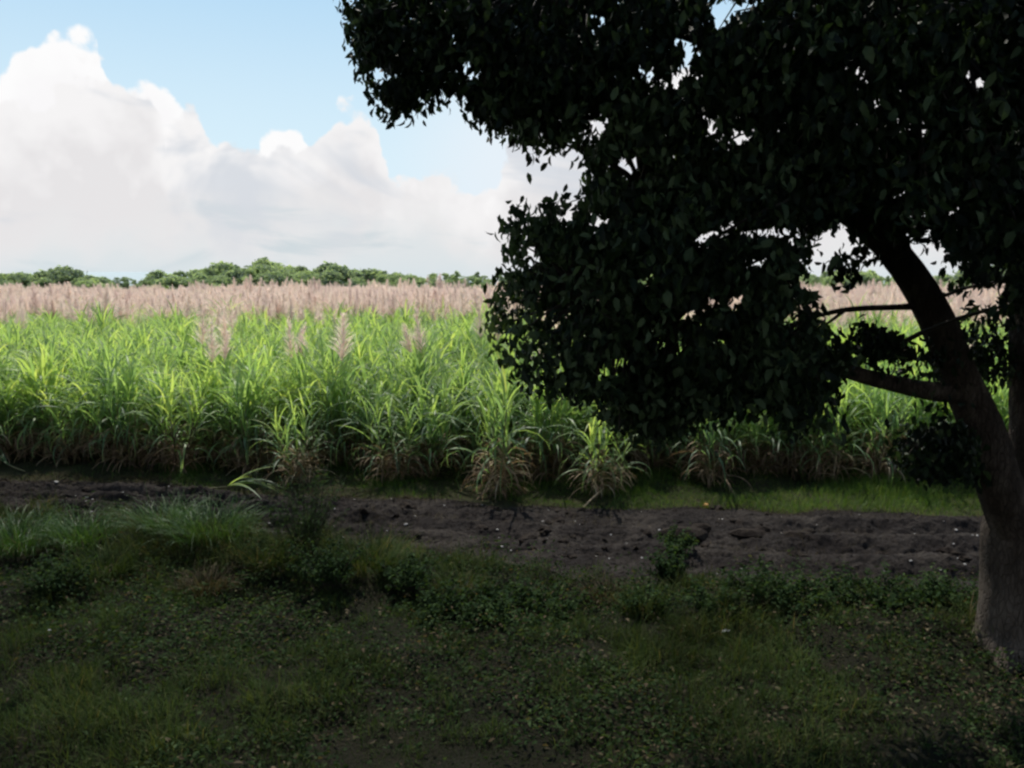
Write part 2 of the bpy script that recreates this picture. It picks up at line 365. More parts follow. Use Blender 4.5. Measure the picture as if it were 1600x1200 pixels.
used = set()
def place_clump(src, x, y, rz, s, label, group):
    o = src if id(src) not in used else copy_tree(src)
    used.add(id(src)); o.location = (x, y, float(h(x, y))); o.rotation_euler = (rng.normal(0, .08), rng.normal(0, .08), rz); o.scale = (s * rng.uniform(.9, 1.15), s, s * rng.uniform(.92, 1.06))
    tag(o, label, "sugarcane", group); return o
hero = [  # u, v of the foot, variant, scale, label
    (470, 757, 0, .82, "sugarcane clump standing forward of its row, green fan above a pale bare stalk"),
    (782, 770, 1, .98, "bulky sugarcane clump with shaggy brown skirt reaching the dark soil"),
    (940, 772, 2, .80, "small brown sugarcane clump with one pale stalk leaning onto the soil"),
    (1115, 757, 0, .92, "sugarcane clump under the dark crown with a wide fan of pale straw leaves"),
    (1375, 752, 1, .90, "sugarcane clump below the tree's forked side limb with bright pale leaves and dry base"),
    (272, 738, 2, .95, "sugarcane clump in the left front row with broad arching leaves above a dark gap"),
    (110, 722, 1, .85, "sugarcane clump near the left edge with brown bunched leaves at its foot"),
    (620, 752, 0, .84, "sugarcane clump with a bare pale stalk, between the forward clump and the bulky brown one"),
    (1290, 750, 2, .85, "sugarcane clump seen right of the dark crown's lowest corner, grey green fan"),
]
HP = []
for u, v, k, s, lb in hero:
    p = gnd(u, v); HP.append(p[:2]); place_clump(HERO[k], p[0], p[1], rng.uniform(0, 6), s, lb, "sugarcane clumps along the front of the field")
cnt = len(hero)
pts = []
row = 0; yoff = .12
while cnt < 296:
    x = -17.0 - row * 1.1
    while x < 17 + row * 1.1 and cnt < 296:
        y = float(e_cane(x)) + yoff + rng.normal(0, .12); xx = x + rng.normal(0, .12); x += rng.uniform(.42, .70) if row == 0 else rng.uniform(.52, .85)
        if row == 0 and any(abs(xx - q[0]) < .55 for q in HP): continue
        if row == 0 and rng.random() < .12: continue
        t = rng.random() < .02 + .01 * row
        src = TAS[rng.integers(0, 2)] if t else PLAIN[rng.integers(0, 5)]
        lb = ("front row sugarcane clump with green arching leaves over a dark brown base" if row == 0 else "green sugarcane clump standing behind the front row of the field") if not t else "sugarcane clump near the field edge with a mauve feathery tassel above its leaves"
        gr = ("sugarcane clumps filling the front row" if row == 0 else "sugarcane clumps behind the front row") if not t else "tasselled sugarcane clumps near the field edge"
        place_clump(src, xx, y, rng.uniform(0, 6.28), rng.uniform(.86, 1.08) * (.92 if row == 0 else 1), lb, gr); cnt += 1
    row += 1; yoff += .85
Y_STUFF = float(e_cane(0.0)) + yoff

# unused sources must still stand somewhere real
for src in PLAIN + TAS + HERO:
    if id(src) not in used:
        x = rng.uniform(-5, 5); place_clump(src, x, float(e_cane(x)) + yoff, 0, 1, "green sugarcane clump standing behind the front row of the field", "sugarcane clumps behind the front row")

# the rest of the field: one mass, instanced on points
def field_points():
    P, S, Rz, I = [], [], [], []
    y = Y_STUFF
    while y < 150:
        d = .85 if y < 45 else (1.25 if y < 80 else 1.7)
        half = .78 * y + 6
        x = -half
        while x < half:
            yy = y + rng.normal(0, .2) - .13 * x * (1 if abs(x) < 20 else 20 / abs(x))
            pt = np.interp(y, [18, 29, 36, 44, 150], [.015, .035, .4, 1, 1])
            if rng.random() < pt: k = 5 + (rng.integers(0, 4) if y > 32 else rng.integers(0, 2))
            else: k = rng.integers(0, 5)
            P.append((x + rng.normal(0, .2), yy, 0)); S.append(rng.uniform(.9, 1.1) + .06 * math.sin(x * .13 + y * .05) + (rng.uniform(.08, .28) if rng.random() < .09 else 0)); Rz.append(rng.uniform(0, 6.28)); I.append(k)
            x += rng.uniform(.7, 1.1) * d
        y += d
    me = bpy.data.meshes.new("sugarcane_field"); me.from_pydata(P, [], [])
    for nm, dt, ar in (("scl", "FLOAT", S), ("rz", "FLOAT", Rz), ("idx", "INT", I)):
        a = me.attributes.new(nm, dt, "POINT"); a.data.foreach_set("value", ar)
    return me
fo = link("sugarcane_field", field_points())
tag(fo, "dense sugarcane stretching to the far trees, bright yellow green tops under pinkish tassels", "sugarcane field", kind="stuff")
ng = bpy.data.node_groups.new("field scatter", "GeometryNodeTree")
ng.interface.new_socket("Geometry", in_out="INPUT", socket_type="NodeSocketGeometry"); ng.interface.new_socket("Geometry", in_out="OUTPUT", socket_type="NodeSocketGeometry")
gi = ng.nodes.new("NodeGroupInput"); go = ng.nodes.new("NodeGroupOutput")
m2p = ng.nodes.new("GeometryNodeMeshToPoints"); ng.links.new(gi.outputs[0], m2p.inputs[0])
iop = ng.nodes.new("GeometryNodeInstanceOnPoints"); ng.links.new(m2p.outputs[0], iop.inputs["Points"])
iop.inputs["Pick Instance"].default_value = True
def named(n, ty):
    a = ng.nodes.new("GeometryNodeInputNamedAttribute"); a.data_type = ty; a.inputs[0].default_value = n; return a.outputs[0]
ng.links.new(named("idx", "INT"), iop.inputs["Instance Index"]); ng.links.new(named("scl", "FLOAT"), iop.inputs["Scale"])
cx = ng.nodes.new("ShaderNodeCombineXYZ"); ng.links.new(named("rz", "FLOAT"), cx.inputs[2])
e2r = ng.nodes.new("FunctionNodeEulerToRotation"); ng.links.new(cx.outputs[0], e2r.inputs[0]); ng.links.new(e2r.outputs[0], iop.inputs["Rotation"])
allj = ng.nodes.new("GeometryNodeJoinGeometry")
for src in reversed(PLAIN + TAS):
    j = ng.nodes.new("GeometryNodeJoinGeometry")
    for ch in src.children:
        oi = ng.nodes.new("GeometryNodeObjectInfo"); oi.transform_space = "ORIGINAL"; oi.inputs["Object"].default_value = ch; oi.inputs["As Instance"].default_value = False
        tr = ng.nodes.new("GeometryNodeTransform"); tr.inputs["Translation"].default_value = ch.location; tr.inputs["Scale"].default_value = ch.scale
        tr.inputs["Rotation"].default_value = ch.rotation_euler
        ng.links.new(oi.outputs["Geometry"], tr.inputs[0]); ng.links.new(tr.outputs[0], j.inputs[0])
    g2 = ng.nodes.new("GeometryNodeGeometryToInstance"); ng.links.new(j.outputs[0], g2.inputs[0]); ng.links.new(g2.outputs[0], allj.inputs[0])
ng.links.new(allj.outputs[0], iop.inputs["Instance"]); ng.links.new(iop.outputs[0], go.inputs[0])
md = fo.modifiers.new("scatter", "NODES"); md.node_group = ng

# ------------------------------------------------------------------ far tree line
def far_tree_mesh(kind):
    crown, trunk = MB(), MB()
    if kind == "palm":
        H = 9.0; pts = np.array([(0, 0, 0), (.3, 0, 3.5), (.2, .1, 7), (.5, 0, H)]); tube(trunk, pts, [.22, .16, .14, .13], 7, .5, sub=3)
        n = 22; az = np.arange(n) * 2.4; el = rng.uniform(-.1, 1.2, n)
        for a, e in zip(az, el):
            s = np.linspace(0, 1, 14)[1:]; L = rng.uniform(2.4, 3.2); ee = e - 1.5 * s; c = np.cumsum(np.stack([np.cos(ee) * math.cos(a), np.cos(ee) * math.sin(a), np.sin(ee)], -1) * L / 13, 0) + pts[-1]
            for sg in (-1, 1):
                blades(crown, c, a + sg * 1.1 * np.ones(13), ee - .3, .75 * np.sin(s * 2.8 + .3) + .15, np.full(13, .17), np.full(13, .8), 2, var=np.clip(rng.normal(.5, .2, 13), 0, 1))
        return trunk.mesh("trunk", M["far_bark"]), crown.mesh("crown", M["far"])
    if kind == "banana":
        for q in range(4):
            a = rng.uniform(0, 6.28); b = np.array([math.cos(a) * .7, math.sin(a) * .7, 0]); tube(trunk, [b, b + (0, 0, 1), b + (0, 0, 2.2)], [.14, .12, .08], 6)
            n = 9; blades(crown, np.repeat((b + (0, 0, 2.1))[None], n, 0), np.arange(n) * 2.4, rng.uniform(.7, 1.4, n), rng.uniform(1.8, 2.6, n), np.full(n, .62), rng.uniform(1, 2, n), 6)
        return trunk.mesh("trunk", M["far_bark"]), crown.mesh("crown", M["far_light"])
    H, Rr = {"round": (8, 3.6), "broad": (8.5, 5.4), "tall": (11, 3.0), "low": (5.5, 3.4), "airy": (9.5, 3.6)}[kind]
    th = H * .42
    tube(trunk, [(0, 0, 0), (.1, .1, th * .5), (-.1, .1, th), (0, 0, H * .75)], [.32, .26, .2, .08], 8, .5, sub=2)
    nb = {"round": 16, "broad": 24, "tall": 18, "low": 14, "airy": 13}[kind]; cl = []
    for i in range(nb):
        a = rng.uniform(0, 6.28); z = rng.uniform(-.3, 1); rr = Rr * math.sqrt(max(.05, 1 - (z * 1.5 - .5) ** 2)) * rng.uniform(.25, .85)
        c = np.array([math.cos(a) * rr, math.sin(a) * rr, H * .35 + z * H * .62]); cl.append(c)
        tube(trunk, [(0, 0, th * rng.uniform(.6, 1.1)), c * .5 + np.array([0, 0, th * .45]), c], [.12, .07, .02], 5)
        r = Rr * rng.uniform(.25, .42) * (.75 if kind == "airy" else 1); n = int(150 if kind != "airy" else 80)
        d = unit(n); d[:, 2] = np.abs(d[:, 2]) * .9 - .25 * rng.random(n); P = c + d * r * rng.uniform(.65, 1.1, n)[:, None]
        Lf = rng.uniform(.28, .6, n) * (Rr / 4 + .2)
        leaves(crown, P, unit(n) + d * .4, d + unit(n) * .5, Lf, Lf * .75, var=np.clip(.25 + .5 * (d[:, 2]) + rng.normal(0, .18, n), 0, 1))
    return trunk.mesh("trunk", M["far_bark"]), crown.mesh("crown", M["far"])
FT = {k: [far_tree_mesh(k) for _ in range(n)] for k, n in (("round", 3), ("broad", 3), ("tall", 2), ("low", 2), ("airy", 2), ("palm", 2), ("banana", 2))}
FH = {"round": 8, "broad": 8.5, "tall": 11, "low": 5.5, "airy": 9.5, "palm": 10.5, "banana": 4}
def far_tree(kind, u, vtop, Y, label, group=None):
    p = at(u, vtop, Y); tr, cr = FT[kind][rng.integers(0, len(FT[kind]))]
    s = (p[2] + .35) / FH[kind]
    r = empty({"palm": "palm_tree", "banana": "banana_plant"}.get(kind, "broadleaf_tree"), (p[0], Y, -.35), rng.uniform(0, 6.28)); w = s * rng.uniform(.9, 1.15) if kind != "palm" else s
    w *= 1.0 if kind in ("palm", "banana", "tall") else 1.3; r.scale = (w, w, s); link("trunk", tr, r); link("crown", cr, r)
    tag(r, label, {"palm": "palm", "banana": "banana plant"}.get(kind, "tree"), group)
prof_u = [-300, 0, 60, 105, 150, 200, 250, 300, 345, 380, 415, 450, 480, 520, 560, 600, 640, 700, 740, 780, 1000, 1200, 1290, 1340, 1400, 1450, 1540, 1700, 2000]
prof_v = [430, 432, 438, 428, 440, 438, 430, 428, 422, 424, 414, 424, 428, 420, 432, 428, 432, 430, 431, 430, 425, 428, 430, 431, 436, 438, 432, 432, 430]
def top_v(u): return float(np.interp(u, prof_u, prof_v)) - 5
hf = [("broad", 418, 411, 235, "tallest broad tree of the far line, a dark rounded hump above its neighbours"),
      ("low", 103, 424, 200, "lone leafy tree rising above the tassels at the left end of the far line"),
      ("airy", 522, 416, 225, "thin airy tree with wispy branching top in the far line"),
      ("palm", 733, 429, 185, "palm with spiky fronds in the far line just left of the dark tree"),
      ("palm", 345, 428, 200, "palm with drooping crown left of the far line's tallest tree"),
      ("tall", 472, 418, 230, "narrow dark tree standing upright right of the tallest far tree"),
      ("tall", 713, 425, 215, "narrow dark tree beside the spiky palm in the far line"),
      ("banana", 660, 441, 160, "bright green banana clump in front of the far trees left of the spiky palm"),
      ("banana", 465, 446, 165, "bright green banana clump below the narrow dark tree in the far line"),
      ("banana", 182, 447, 160, "bright green banana clump at the left of the far line"),
      ("low", 1540, 424, 120, "bright green tree seen between the two stems of the forked tree"),
      ("broad", 1335, 430, 210, "dark far tree framed in the gap left of the leaning stem")]
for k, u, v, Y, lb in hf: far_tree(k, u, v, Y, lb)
GL = {"round": "rounded green tree in the distant tree line", "broad": "wide spreading green tree in the distant tree line", "low": "low bushy tree in the distant tree line", "tall": "upright green tree in the distant tree line", "airy": "loose crowned tree in the distant tree line", "banana": "light green leafy banana plants before the distant trees"}
u = -260.0
while u < 1900:
    for lay in range(2):
        k = ["round", "broad", "low", "round", "broad", "airy", "tall", "airy", "tall"][rng.integers(0, 9)]
        Y = rng.uniform(225, 260) if lay == 0 else rng.uniform(180, 215)
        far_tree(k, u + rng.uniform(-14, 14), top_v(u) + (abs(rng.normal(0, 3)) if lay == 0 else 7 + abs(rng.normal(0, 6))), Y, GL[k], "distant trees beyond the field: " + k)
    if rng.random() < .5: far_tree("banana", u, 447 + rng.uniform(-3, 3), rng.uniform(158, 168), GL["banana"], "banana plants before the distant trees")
    u += rng.uniform(11, 16)

# two houses far off
def house(u, v, Y, w, roofm, label):
    p = at(u, v, Y); z0 = -.35; H = p[2] - z0; r = empty("house", (p[0], Y, z0), .1); we = H * .68
    def box(mb, x0, x1, y0, y1, za, zb):
        V = [(x0, y0, za), (x1, y0, za), (x1, y1, za), (x0, y1, za), (x0, y0, zb), (x1, y0, zb), (x1, y1, zb), (x0, y1, zb)]
        mb.add(V, [[0, 1, 5, 4], [1, 2, 6, 5], [2, 3, 7, 6], [3, 0, 4, 7], [4, 5, 6, 7], [3, 2, 1, 0]])
    a = MB(); box(a, -w / 2, w / 2, 0, 6, 0, we); a.obj("wall", M["wall_pale"], r)
    b = MB(); o = .5; V = [(-w / 2 - o, -o, we), (w / 2 + o, -o, we), (w / 2 + o, 6 + o, we), (-w / 2 - o, 6 + o, we), (-w / 2 + 1.2, 3, H), (w / 2 - 1.2, 3, H)]
    b.add(V, [[0, 1, 5, 4], [2, 3, 4, 5], [3, 2, 1, 0]], [[1, 2, 5], [3, 0, 4]]); b.obj("roof", roofm, r)
    for x in (-w * .3, w * .3):
        c = MB(); box(c, x - .5, x + .5, -.03, .02, we * .4, we * .8); c.obj("window", M["dark"], r)
    d = MB(); box(d, -.5, .5, -.04, .02, 0, we * .8); d.obj("door", M["dark"], r)
    tag(r, label, "house")
house(377, 447, 152, 7, M["roof_red"], "far house with orange red roof just showing above the tassels")
house(302, 448, 154, 6, M["roof_grey"], "far pale house with pinkish roof left of the red roofed one")

# ------------------------------------------------------------------ the dark forked tree
def W(u, v, Y): return at(u, v, Y)
Bz = gnd(1570, 1035); YT = Bz[1]
tree = empty("shade_tree", tuple(Bz))
tag(tree, "big dark forked tree with thick leaning trunk and dense black leaf canopy filling the right", "tree")
inv = lambda P: np.asarray(P) - Bz
def stem(name, pts, rad, sides=18, bump=.05, sub=6, parent=None):
    mb = MB(); tube(mb, inv(pts), rad, sides, .5, bump, sub=sub); return mb.obj(name, M["bark"], parent or tree, smooth=True)
b0 = W(1596, 1075, YT + .1)
trunk_pts = [b0 - (0, 0, .35), b0 + (0, 0, .12), W(1596, 975, YT + .15), W(1598, 900, YT + .15), W(1600, 830, YT + .15), W(1608, 760, YT + .2)]
stem("trunk", trunk_pts, [.72, .56, .44, .40, .40, .30], 26, .05)
mbf = MB()                                                            # buttress roots
for k in range(7):
    a = k * .9 + .2; d = np.array([math.cos(a), math.sin(a), 0]); q = b0 + (0, 0, .0)
    tube(mbf, inv([q + d * .28 + (0, 0, .75), q + d * .45 + (0, 0, .32), q + d * .72 + (0, 0, .06), q + d * 1.15 - (0, 0, .1)]), [.12, .15, .12, .04], 9, .5, .08, sub=4)
mbf.obj("roots", M["bark"], tree, smooth=True)
limbs = {}
limbs["lean"] = ([W(1600, 860, YT + .1), W(1562, 760, YT), W(1530, 660, YT - .05), W(1500, 590, YT - .05), W(1462, 500, YT - .1), W(1420, 425, YT - .15), W(1372, 370, YT - .3), W(1310, 325, YT - .5), W(1210, 290, YT - .7), W(1080, 275, YT - .9), W(960, 300, YT - 1)],
                 [.25, .225, .20, .185, .165, .15, .13, .10, .07, .05, .03])
limbs["upright"] = ([W(1606, 860, YT + .15), W(1622, 760, YT + .2), W(1624, 600, YT + .3), W(1622, 420, YT + .4), W(1612, 200, YT + .5), W(1590, 0, YT + .5), W(1570, -260, YT + .4), W(1560, -520, YT + .3)],
                    [.30, .29, .28, .26, .22, .18, .12, .04])
limbs["side"] = ([W(1505, 612, YT - .05), W(1462, 612, YT - .15), W(1400, 600, YT - .3), W(1340, 585, YT - .5), W(1270, 560, YT - .7), W(1150, 530, YT - 1), W(1000, 490, YT - 1.2), W(880, 460, YT - 1.3)], [.12, .10, .085, .075, .06, .045, .03, .012])
limbs["thin"] = ([W(1440, 478, YT - .1), W(1400, 480, YT - .1), W(1345, 482, YT - .2), W(1300, 488, YT - .3), W(1240, 505, YT - .5)], [.04, .03, .028, .024, .01])
limbs["thin2"] = ([W(1322, 484, YT - .25), W(1300, 500, YT - .3), W(1280, 515, YT - .4)], [.02, .015, .008])
limbs["high"] = ([W(1400, 400, YT - .2), W(1340, 260, YT - .6), W(1240, 130, YT - .8), W(1050, 40, YT - .9), W(850, 0, YT - .8), W(680, -20, YT - .6)], [.15, .13, .10, .075, .05, .015])
limbs["top"] = ([W(1612, 150, YT + .5), W(1480, -80, YT + .2), W(1250, -260, YT - .2), W(950, -330, YT - .3), W(720, -300, YT)], [.16, .13, .10, .06, .02])
limbs["far side"] = ([W(1618, 330, YT + .4), W(1680, 150, YT + 1), W(1800, 0, YT + 1.7), W(1950, -100, YT + 2.2)], [.15, .12, .08, .02])
limbs["near"] = ([W(1612, 250, YT + .4), W(1560, 120, YT - .6), W(1480, 40, YT - 1.5), W(1350, 0, YT - 2.2)], [.14, .11, .07, .02])
limbs["back"] = ([W(1616, 380, YT + .4), W(1540, 260, YT + 1.3), W(1430, 170, YT + 2.2), W(1300, 120, YT + 2.9)], [.14, .11, .07, .02])
limbs["right"] = ([W(1624, 560, YT + .3), W(1700, 450, YT - .3), W(1830, 350, YT - .9), W(1980, 280, YT - 1.2)], [.14, .10, .07, .02])
limbs["low tuft"] = ([W(1540, 690, YT), W(1500, 690, YT - .2), W(1460, 700, YT - .3), W(1425, 705, YT - .35)], [.04, .025, .018, .008])
limbs["mid tuft"] = ([W(1452, 560, YT - .1), W(1425, 560, YT - .25), W(1390, 545, YT - .35), W(1350, 548, YT - .4)], [.025, .018, .012, .006])
for k, (p, r) in limbs.items(): stem("limb", p, r, 18 if r[0] > .2 else 10, .05 if r[0] > .2 else .03, 6)
nodes = np.concatenate([np.array([np.array(p[i]) * (1 - t) + np.array(p[i + 1]) * t for i in range(len(p) - 1) for t in (0, .33, .66)][3 if len(p) > 4 else 0:]) for k, (p, r) in limbs.items()])

def inpoly(poly, x, y):
    c = np.zeros(np.shape(x), bool); n = len(poly)
    for i in range(n):
        x1, y1 = poly[i]; x2, y2 = poly[i - 1]
        with np.errstate(divide="ignore", invalid="ignore"):
            c ^= ((y1 > y) != (y2 > y)) & (x < (x2 - x1) * (y - y1) / (y2 - y1 + 1e-12) + x1)
    return c
crown_main = [(560, -700), (500, -300), (545, -60), (538, 55), (562, 105), (590, 148), (640, 172), (680, 182), (690, 105), (712, 125), (738, 205), (795, 240), (858, 238), (905, 200), (918, 235), (905, 300),
              (868, 312), (825, 325), (800, 315), (770, 335), (768, 385), (785, 405), (783, 440), (765, 465), (762, 540), (795, 575), (840, 620), (925, 640), (945, 678), (1040, 690), (1100, 655), (1190, 665), (1268, 695),
              (1272, 612), (1325, 600), (1335, 580), (1305, 555), (1290, 500), (1262, 440), (1262, 395), (1275, 360), (1330, 352), (1380, 372), (1500, 372), (1600, 420), (1700, 560), (1800, 620), (2000, 560), (2300, 200), (2250, -500), (1900, -900), (1000, -950)]
low_tuft = [(1415, 655), (1460, 648), (1500, 660), (1520, 690), (1535, 745), (1480, 752), (1420, 742), (1402, 700)]
mid_tuft = [(1325, 560), (1345, 520), (1375, 508), (1432, 545), (1430, 570), (1370, 575)]
edge_tuft = [(1450, 560), (1470, 545), (1490, 600), (1455, 600)]
right_tuft = [(1468, 400), (1520, 380), (1600, 380), (1600, 480), (1555, 520), (1600, 560), (1595, 612), (1520, 610), (1495, 560), (1510, 500), (1470, 440)]
tiny_tuft = [(1285, 398), (1335, 388), (1365, 395), (1355, 425), (1320, 428), (1290, 412)]
holes = [[(1262, 372), (1300, 362), (1330, 372), (1345, 388), (1300, 398), (1270, 405)], [(1265, 408), (1285, 408), (1300, 430), (1290, 470), (1268, 445)], [(1345, 425), (1370, 400), (1390, 425), (1400, 470), (1330, 475), (1330, 440)],
         [(1438, 372), (1475, 378), (1482, 398), (1462, 405), (1440, 395)], [(1516, 448), (1560, 440), (1572, 470), (1540, 490), (1515, 482)], [(1535, 500), (1585, 498), (1575, 520), (1530, 522)]]
spots = [(935, 200, 14, 16), (980, 262, 22, 14), (1078, 76, 16, 6), (1060, 62, 8, 5), (912, 32, 9, 7), (945, 30, 8, 5), (1135, 12, 24, 12), (1180, 8, 12, 6), (1120, 40, 12, 8), (1072, 110, 8, 12), (1010, 118, 10, 8), (1050, 130, 8, 6), (1160, 215, 11, 7), (1110, 195, 8, 7),
         (1332, 103, 8, 10), (1350, 128, 6, 4), (1380, 162, 12, 5), (1420, 146, 10, 6), (1528, 132, 16, 3), (1518, 110, 9, 6), (1435, 203, 6, 4), (1260, 285, 5, 10), (1095, 372, 10, 7), (1115, 366, 8, 7), (1137, 358, 8, 9), (1185, 364, 22, 6), (1230, 364, 16, 8),
         (1360, 340, 8, 8), (1372, 358, 10, 10), (1405, 308, 5, 5), (1490, 333, 5, 6), (825, 400, 8, 12), (890, 335, 9, 10), (938, 345, 12, 8), (1010, 440, 6, 7), (1072, 492, 12, 11), (1110, 475, 6, 8), (1148, 472, 9, 8), (1240, 505, 8, 14),
         (1052, 540, 16, 9), (1132, 535, 7, 6), (968, 572, 14, 8), (940, 582, 7, 5), (1185, 410, 8, 8), (1440, 340, 5, 5), (725, 105, 9, 10), (745, 120, 6, 8), (600, 115, 6, 7), (705, 60, 4, 5), (665, 155, 6, 5), (1570, 418, 16, 6), (1490, 425, 7, 12)]
def allowed(P, soft=5.0, CI=None):
    u, v = project(P); q0, q1 = nA(P[:, 0], P[:, 2], 2.4), nB(P[:, 0], P[:, 2], 2.4)
    j = CJ[CI] if CI is not None else 0
    u = u + rng.normal(0, soft, len(u)) + 26 * q0 + (j[:, 0] if CI is not None else 0); v = v + rng.normal(0, soft, len(v)) + 26 * q1 + (j[:, 1] if CI is not None else 0)
    ok = np.zeros(len(P), bool)
    for pl in (crown_main, low_tuft, mid_tuft, right_tuft, tiny_tuft, edge_tuft): ok |= inpoly(pl, u, v)
    u, v = project(P); u = u + rng.normal(0, 6, len(u)) + 8 * nB(P[:, 0], P[:, 2], 11.0); v = v + rng.normal(0, 5, len(u)) + 8 * nC(P[:, 0], P[:, 2], 11.0)
    for pl in holes: ok &= ~inpoly(pl, u, v)
    for a, b, c, d in spots: ok &= ((u - a) / (c + 9)) ** 2 + ((v - b) / (d + 9)) ** 2 > 1
    return ok

CC = np.array([4.3, YT, 5.6])
def sample_clusters():
    out = []
    def region(poly, n, depth):
        xs = [p[0] for p in poly]; ys = [p[1] for p in poly]; got = 0
        while got < n:
            u = rng.uniform(min(xs), max(xs)); v = rng.uniform(min(ys), max(ys))
            if not inpoly(poly, np.array([u]), np.array([v]))[0]: continue
            Y = depth(u, v); p = at(u, v, Y)
            out.append(p); got += 1
    def dm(u, v):
        hw = np.interp(u, [540, 800, 1100, 1600, 2200], [.5, 1.0, 2.0, 3.0, 1.0]) * np.interp(v, [-900, -400, 100, 500, 690], [.8, 1.1, 1.0, .75, .4])
        c = YT - .5 - (.5 if v > 300 else 0) + (.3 if v < 0 else 0)
        return max(5.2, c + rng.uniform(-1, 1) * hw)
    region(crown_main, 1500, dm)
    region([(max(-100, u), max(v, -80)) for u, v in crown_main if u < 1750] + [(1750, 600), (1750, -80)], 3900, dm)
    region(low_tuft, 90, lambda u, v: YT - .3 + rng.uniform(-.3, .3)); region(mid_tuft, 60, lambda u, v: YT - .35 + rng.uniform(-.2, .2))
    region(right_tuft, 60, lambda u, v: YT + .6 + rng.uniform(-.6, .6)); region(tiny_tuft, 16, lambda u, v: YT - .2 + rng.uniform(-.2, .2)); region(edge_tuft, 6, lambda u, v: YT - .2)
    return np.array(out)
CL = sample_clusters()
# boughs: clusters gather in clumps with thinner places between them
dens = nA(CL[:, 0] + .6 * CL[:, 1], CL[:, 2], 1.6) + .7 * nB(CL[:, 0] - .5 * CL[:, 1], CL[:, 2] + .3 * CL[:, 1], 3.6)
inner = np.array([inpoly(crown_main, *[np.array([q]) for q in project(c)])[0] for c in CL])
CL = CL[~inner | (dens + rng.normal(0, .15, len(CL)) > -.30)]
CJ = rng.normal(0, 14, (len(CL), 2))
# extra shell of the crown outside the frame keeps it a round tree
twm = MB(); lm = MB()
PP, DD, NN, LL, CV, CID = [], [], [], [], [], []
for i, c in enumerate(CL):
    d = np.linalg.norm(nodes - c, axis=1); j = np.argmin(d); nd = nodes[j]
    L = d[j]
    mid = nd * .5 + c * .5 + np.array([0, 0, .12 * L]) + rng.normal(0, .05, 3)
    if i % 3 == 0 or L < .8: 
        tt = np.linspace(0, 1, 6)[:, None]; pth = nd * (1 - tt) ** 2 + 2 * mid * tt * (1 - tt) + c * tt ** 2
        if allowed(pth).mean() > .8: tube(twm, inv(pth), np.linspace(.016 + .006 * L, .004, 6), 4)
    n = 32; back = unit(1)[0] * .3; back[2] = abs(back[2]) * .6
    s = rng.random(n)[:, None]; P = c + back * (s - .5) + rng.normal(0, .125, (n, 3)) * [1, 1, 1.1]
    D = rng.normal(0, .55, (n, 3)); D[:, 2] -= .95
    PP.append(P); DD.append(D); NN.append(unit(n) + np.array([0, 0, .4])); LL.append(rng.uniform(.06, .125, n)); CID.append(np.full(n, i)); CV.append(np.full(n, rng.normal(0, .16) + .24 * np.clip((3.2 - c[0]) / 3, 0, 1) * (c[2] < 5.4) - .12 * (c[0] > 3.2)))  # leaf tone carries the sheen at lower left and the darker right side
PP, DD, NN, LL, CV, CID = map(np.concatenate, (PP, DD, NN, LL, CV, CID))
mid_ = PP + DD / np.linalg.norm(DD, axis=1, keepdims=True) * LL[:, None] * .5
ok = allowed(mid_, CI=CID); PP, DD, NN, LL, CV = PP[ok], DD[ok], NN[ok], LL[ok], CV[ok]
cell = np.floor(PP / .22).astype(int); keys = {}                        # no leaf hangs alone in the air
for q in map(tuple, cell): keys[q] = keys.get(q, 0) + 1
near_ = np.array([sum(keys.get((a + i, b + j, c + k), 0) for i in (-1, 0, 1) for j in (-1, 0, 1) for k in (-1, 0, 1)) if keys[(a, b, c)] < 12 else 99 for a, b, c in cell])
ok = near_ > 14; PP, DD, NN, LL, CV = PP[ok], DD[ok], NN[ok], LL[ok], CV[ok]
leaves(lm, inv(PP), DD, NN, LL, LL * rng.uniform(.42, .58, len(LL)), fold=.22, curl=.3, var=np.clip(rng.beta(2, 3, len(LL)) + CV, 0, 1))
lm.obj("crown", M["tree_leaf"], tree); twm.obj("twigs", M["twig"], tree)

# unseen trees added left of and behind the view so their crowns shade the verge
def side_tree(loc, Rc, H, z0, label, seed):
    r = empty("shade_tree", loc); t_, c_ = MB(), MB(); tops = []
    tube(t_, [(0, 0, -.3), (0, 0, .3), (.1, 0, 2.5), (.2, .1, z0 - .5)], [.6, .42, .33, .26], 16, .5, .05, sub=5)
    for k in range(9):
        a = k * 2.4; e = np.array([math.cos(a), math.sin(a), 0]) * Rc * rng.uniform(.5, .85) + np.array([0, 0, rng.uniform(z0 + .8, H - .8)])
        tube(t_, [(.2, .1, z0 - .7), e * .45 + np.array([0, 0, z0 * .6]), e], [.18, .11, .03], 8, sub=4); tops.append(e)
    n = 520; a = rng.uniform(0, 6.28, n); rr = Rc * np.sqrt(rng.random(n)); z = z0 + (H - z0) * (rng.random(n) ** .8) * np.sqrt(np.clip(1 - (rr / Rc) ** 2, .04, 1)) + .3
    C_ = np.stack([np.cos(a) * rr, np.sin(a) * rr, z], -1)
    m = 34; P = np.repeat(C_, m, 0) + rng.normal(0, .22, (n * m, 3)); D = rng.normal(0, .6, (n * m, 3)); D[:, 2] -= .7; L = rng.uniform(.14, .24, n * m)
    uu, vv = project(P + np.array(loc)); yy = P[:, 1] + loc[1]
    keep = ~((uu > -90) & (uu < 1700) & (vv > -60) & (yy > 0)); P, D, L = P[keep], D[keep], L[keep]
    leaves(c_, P, D, unit(len(P)) + np.array([0, 0, .5]), L, L * .5)
    t_.obj("trunk", M["bark"], r, smooth=True); c_.obj("crown", M["tree_leaf"], r); tag(r, label, "tree")
side_tree((-11.0, 9.0, 0), 6.5, 12.5, 7.6, "unseen tree added left of the view to shade the verge", 5)
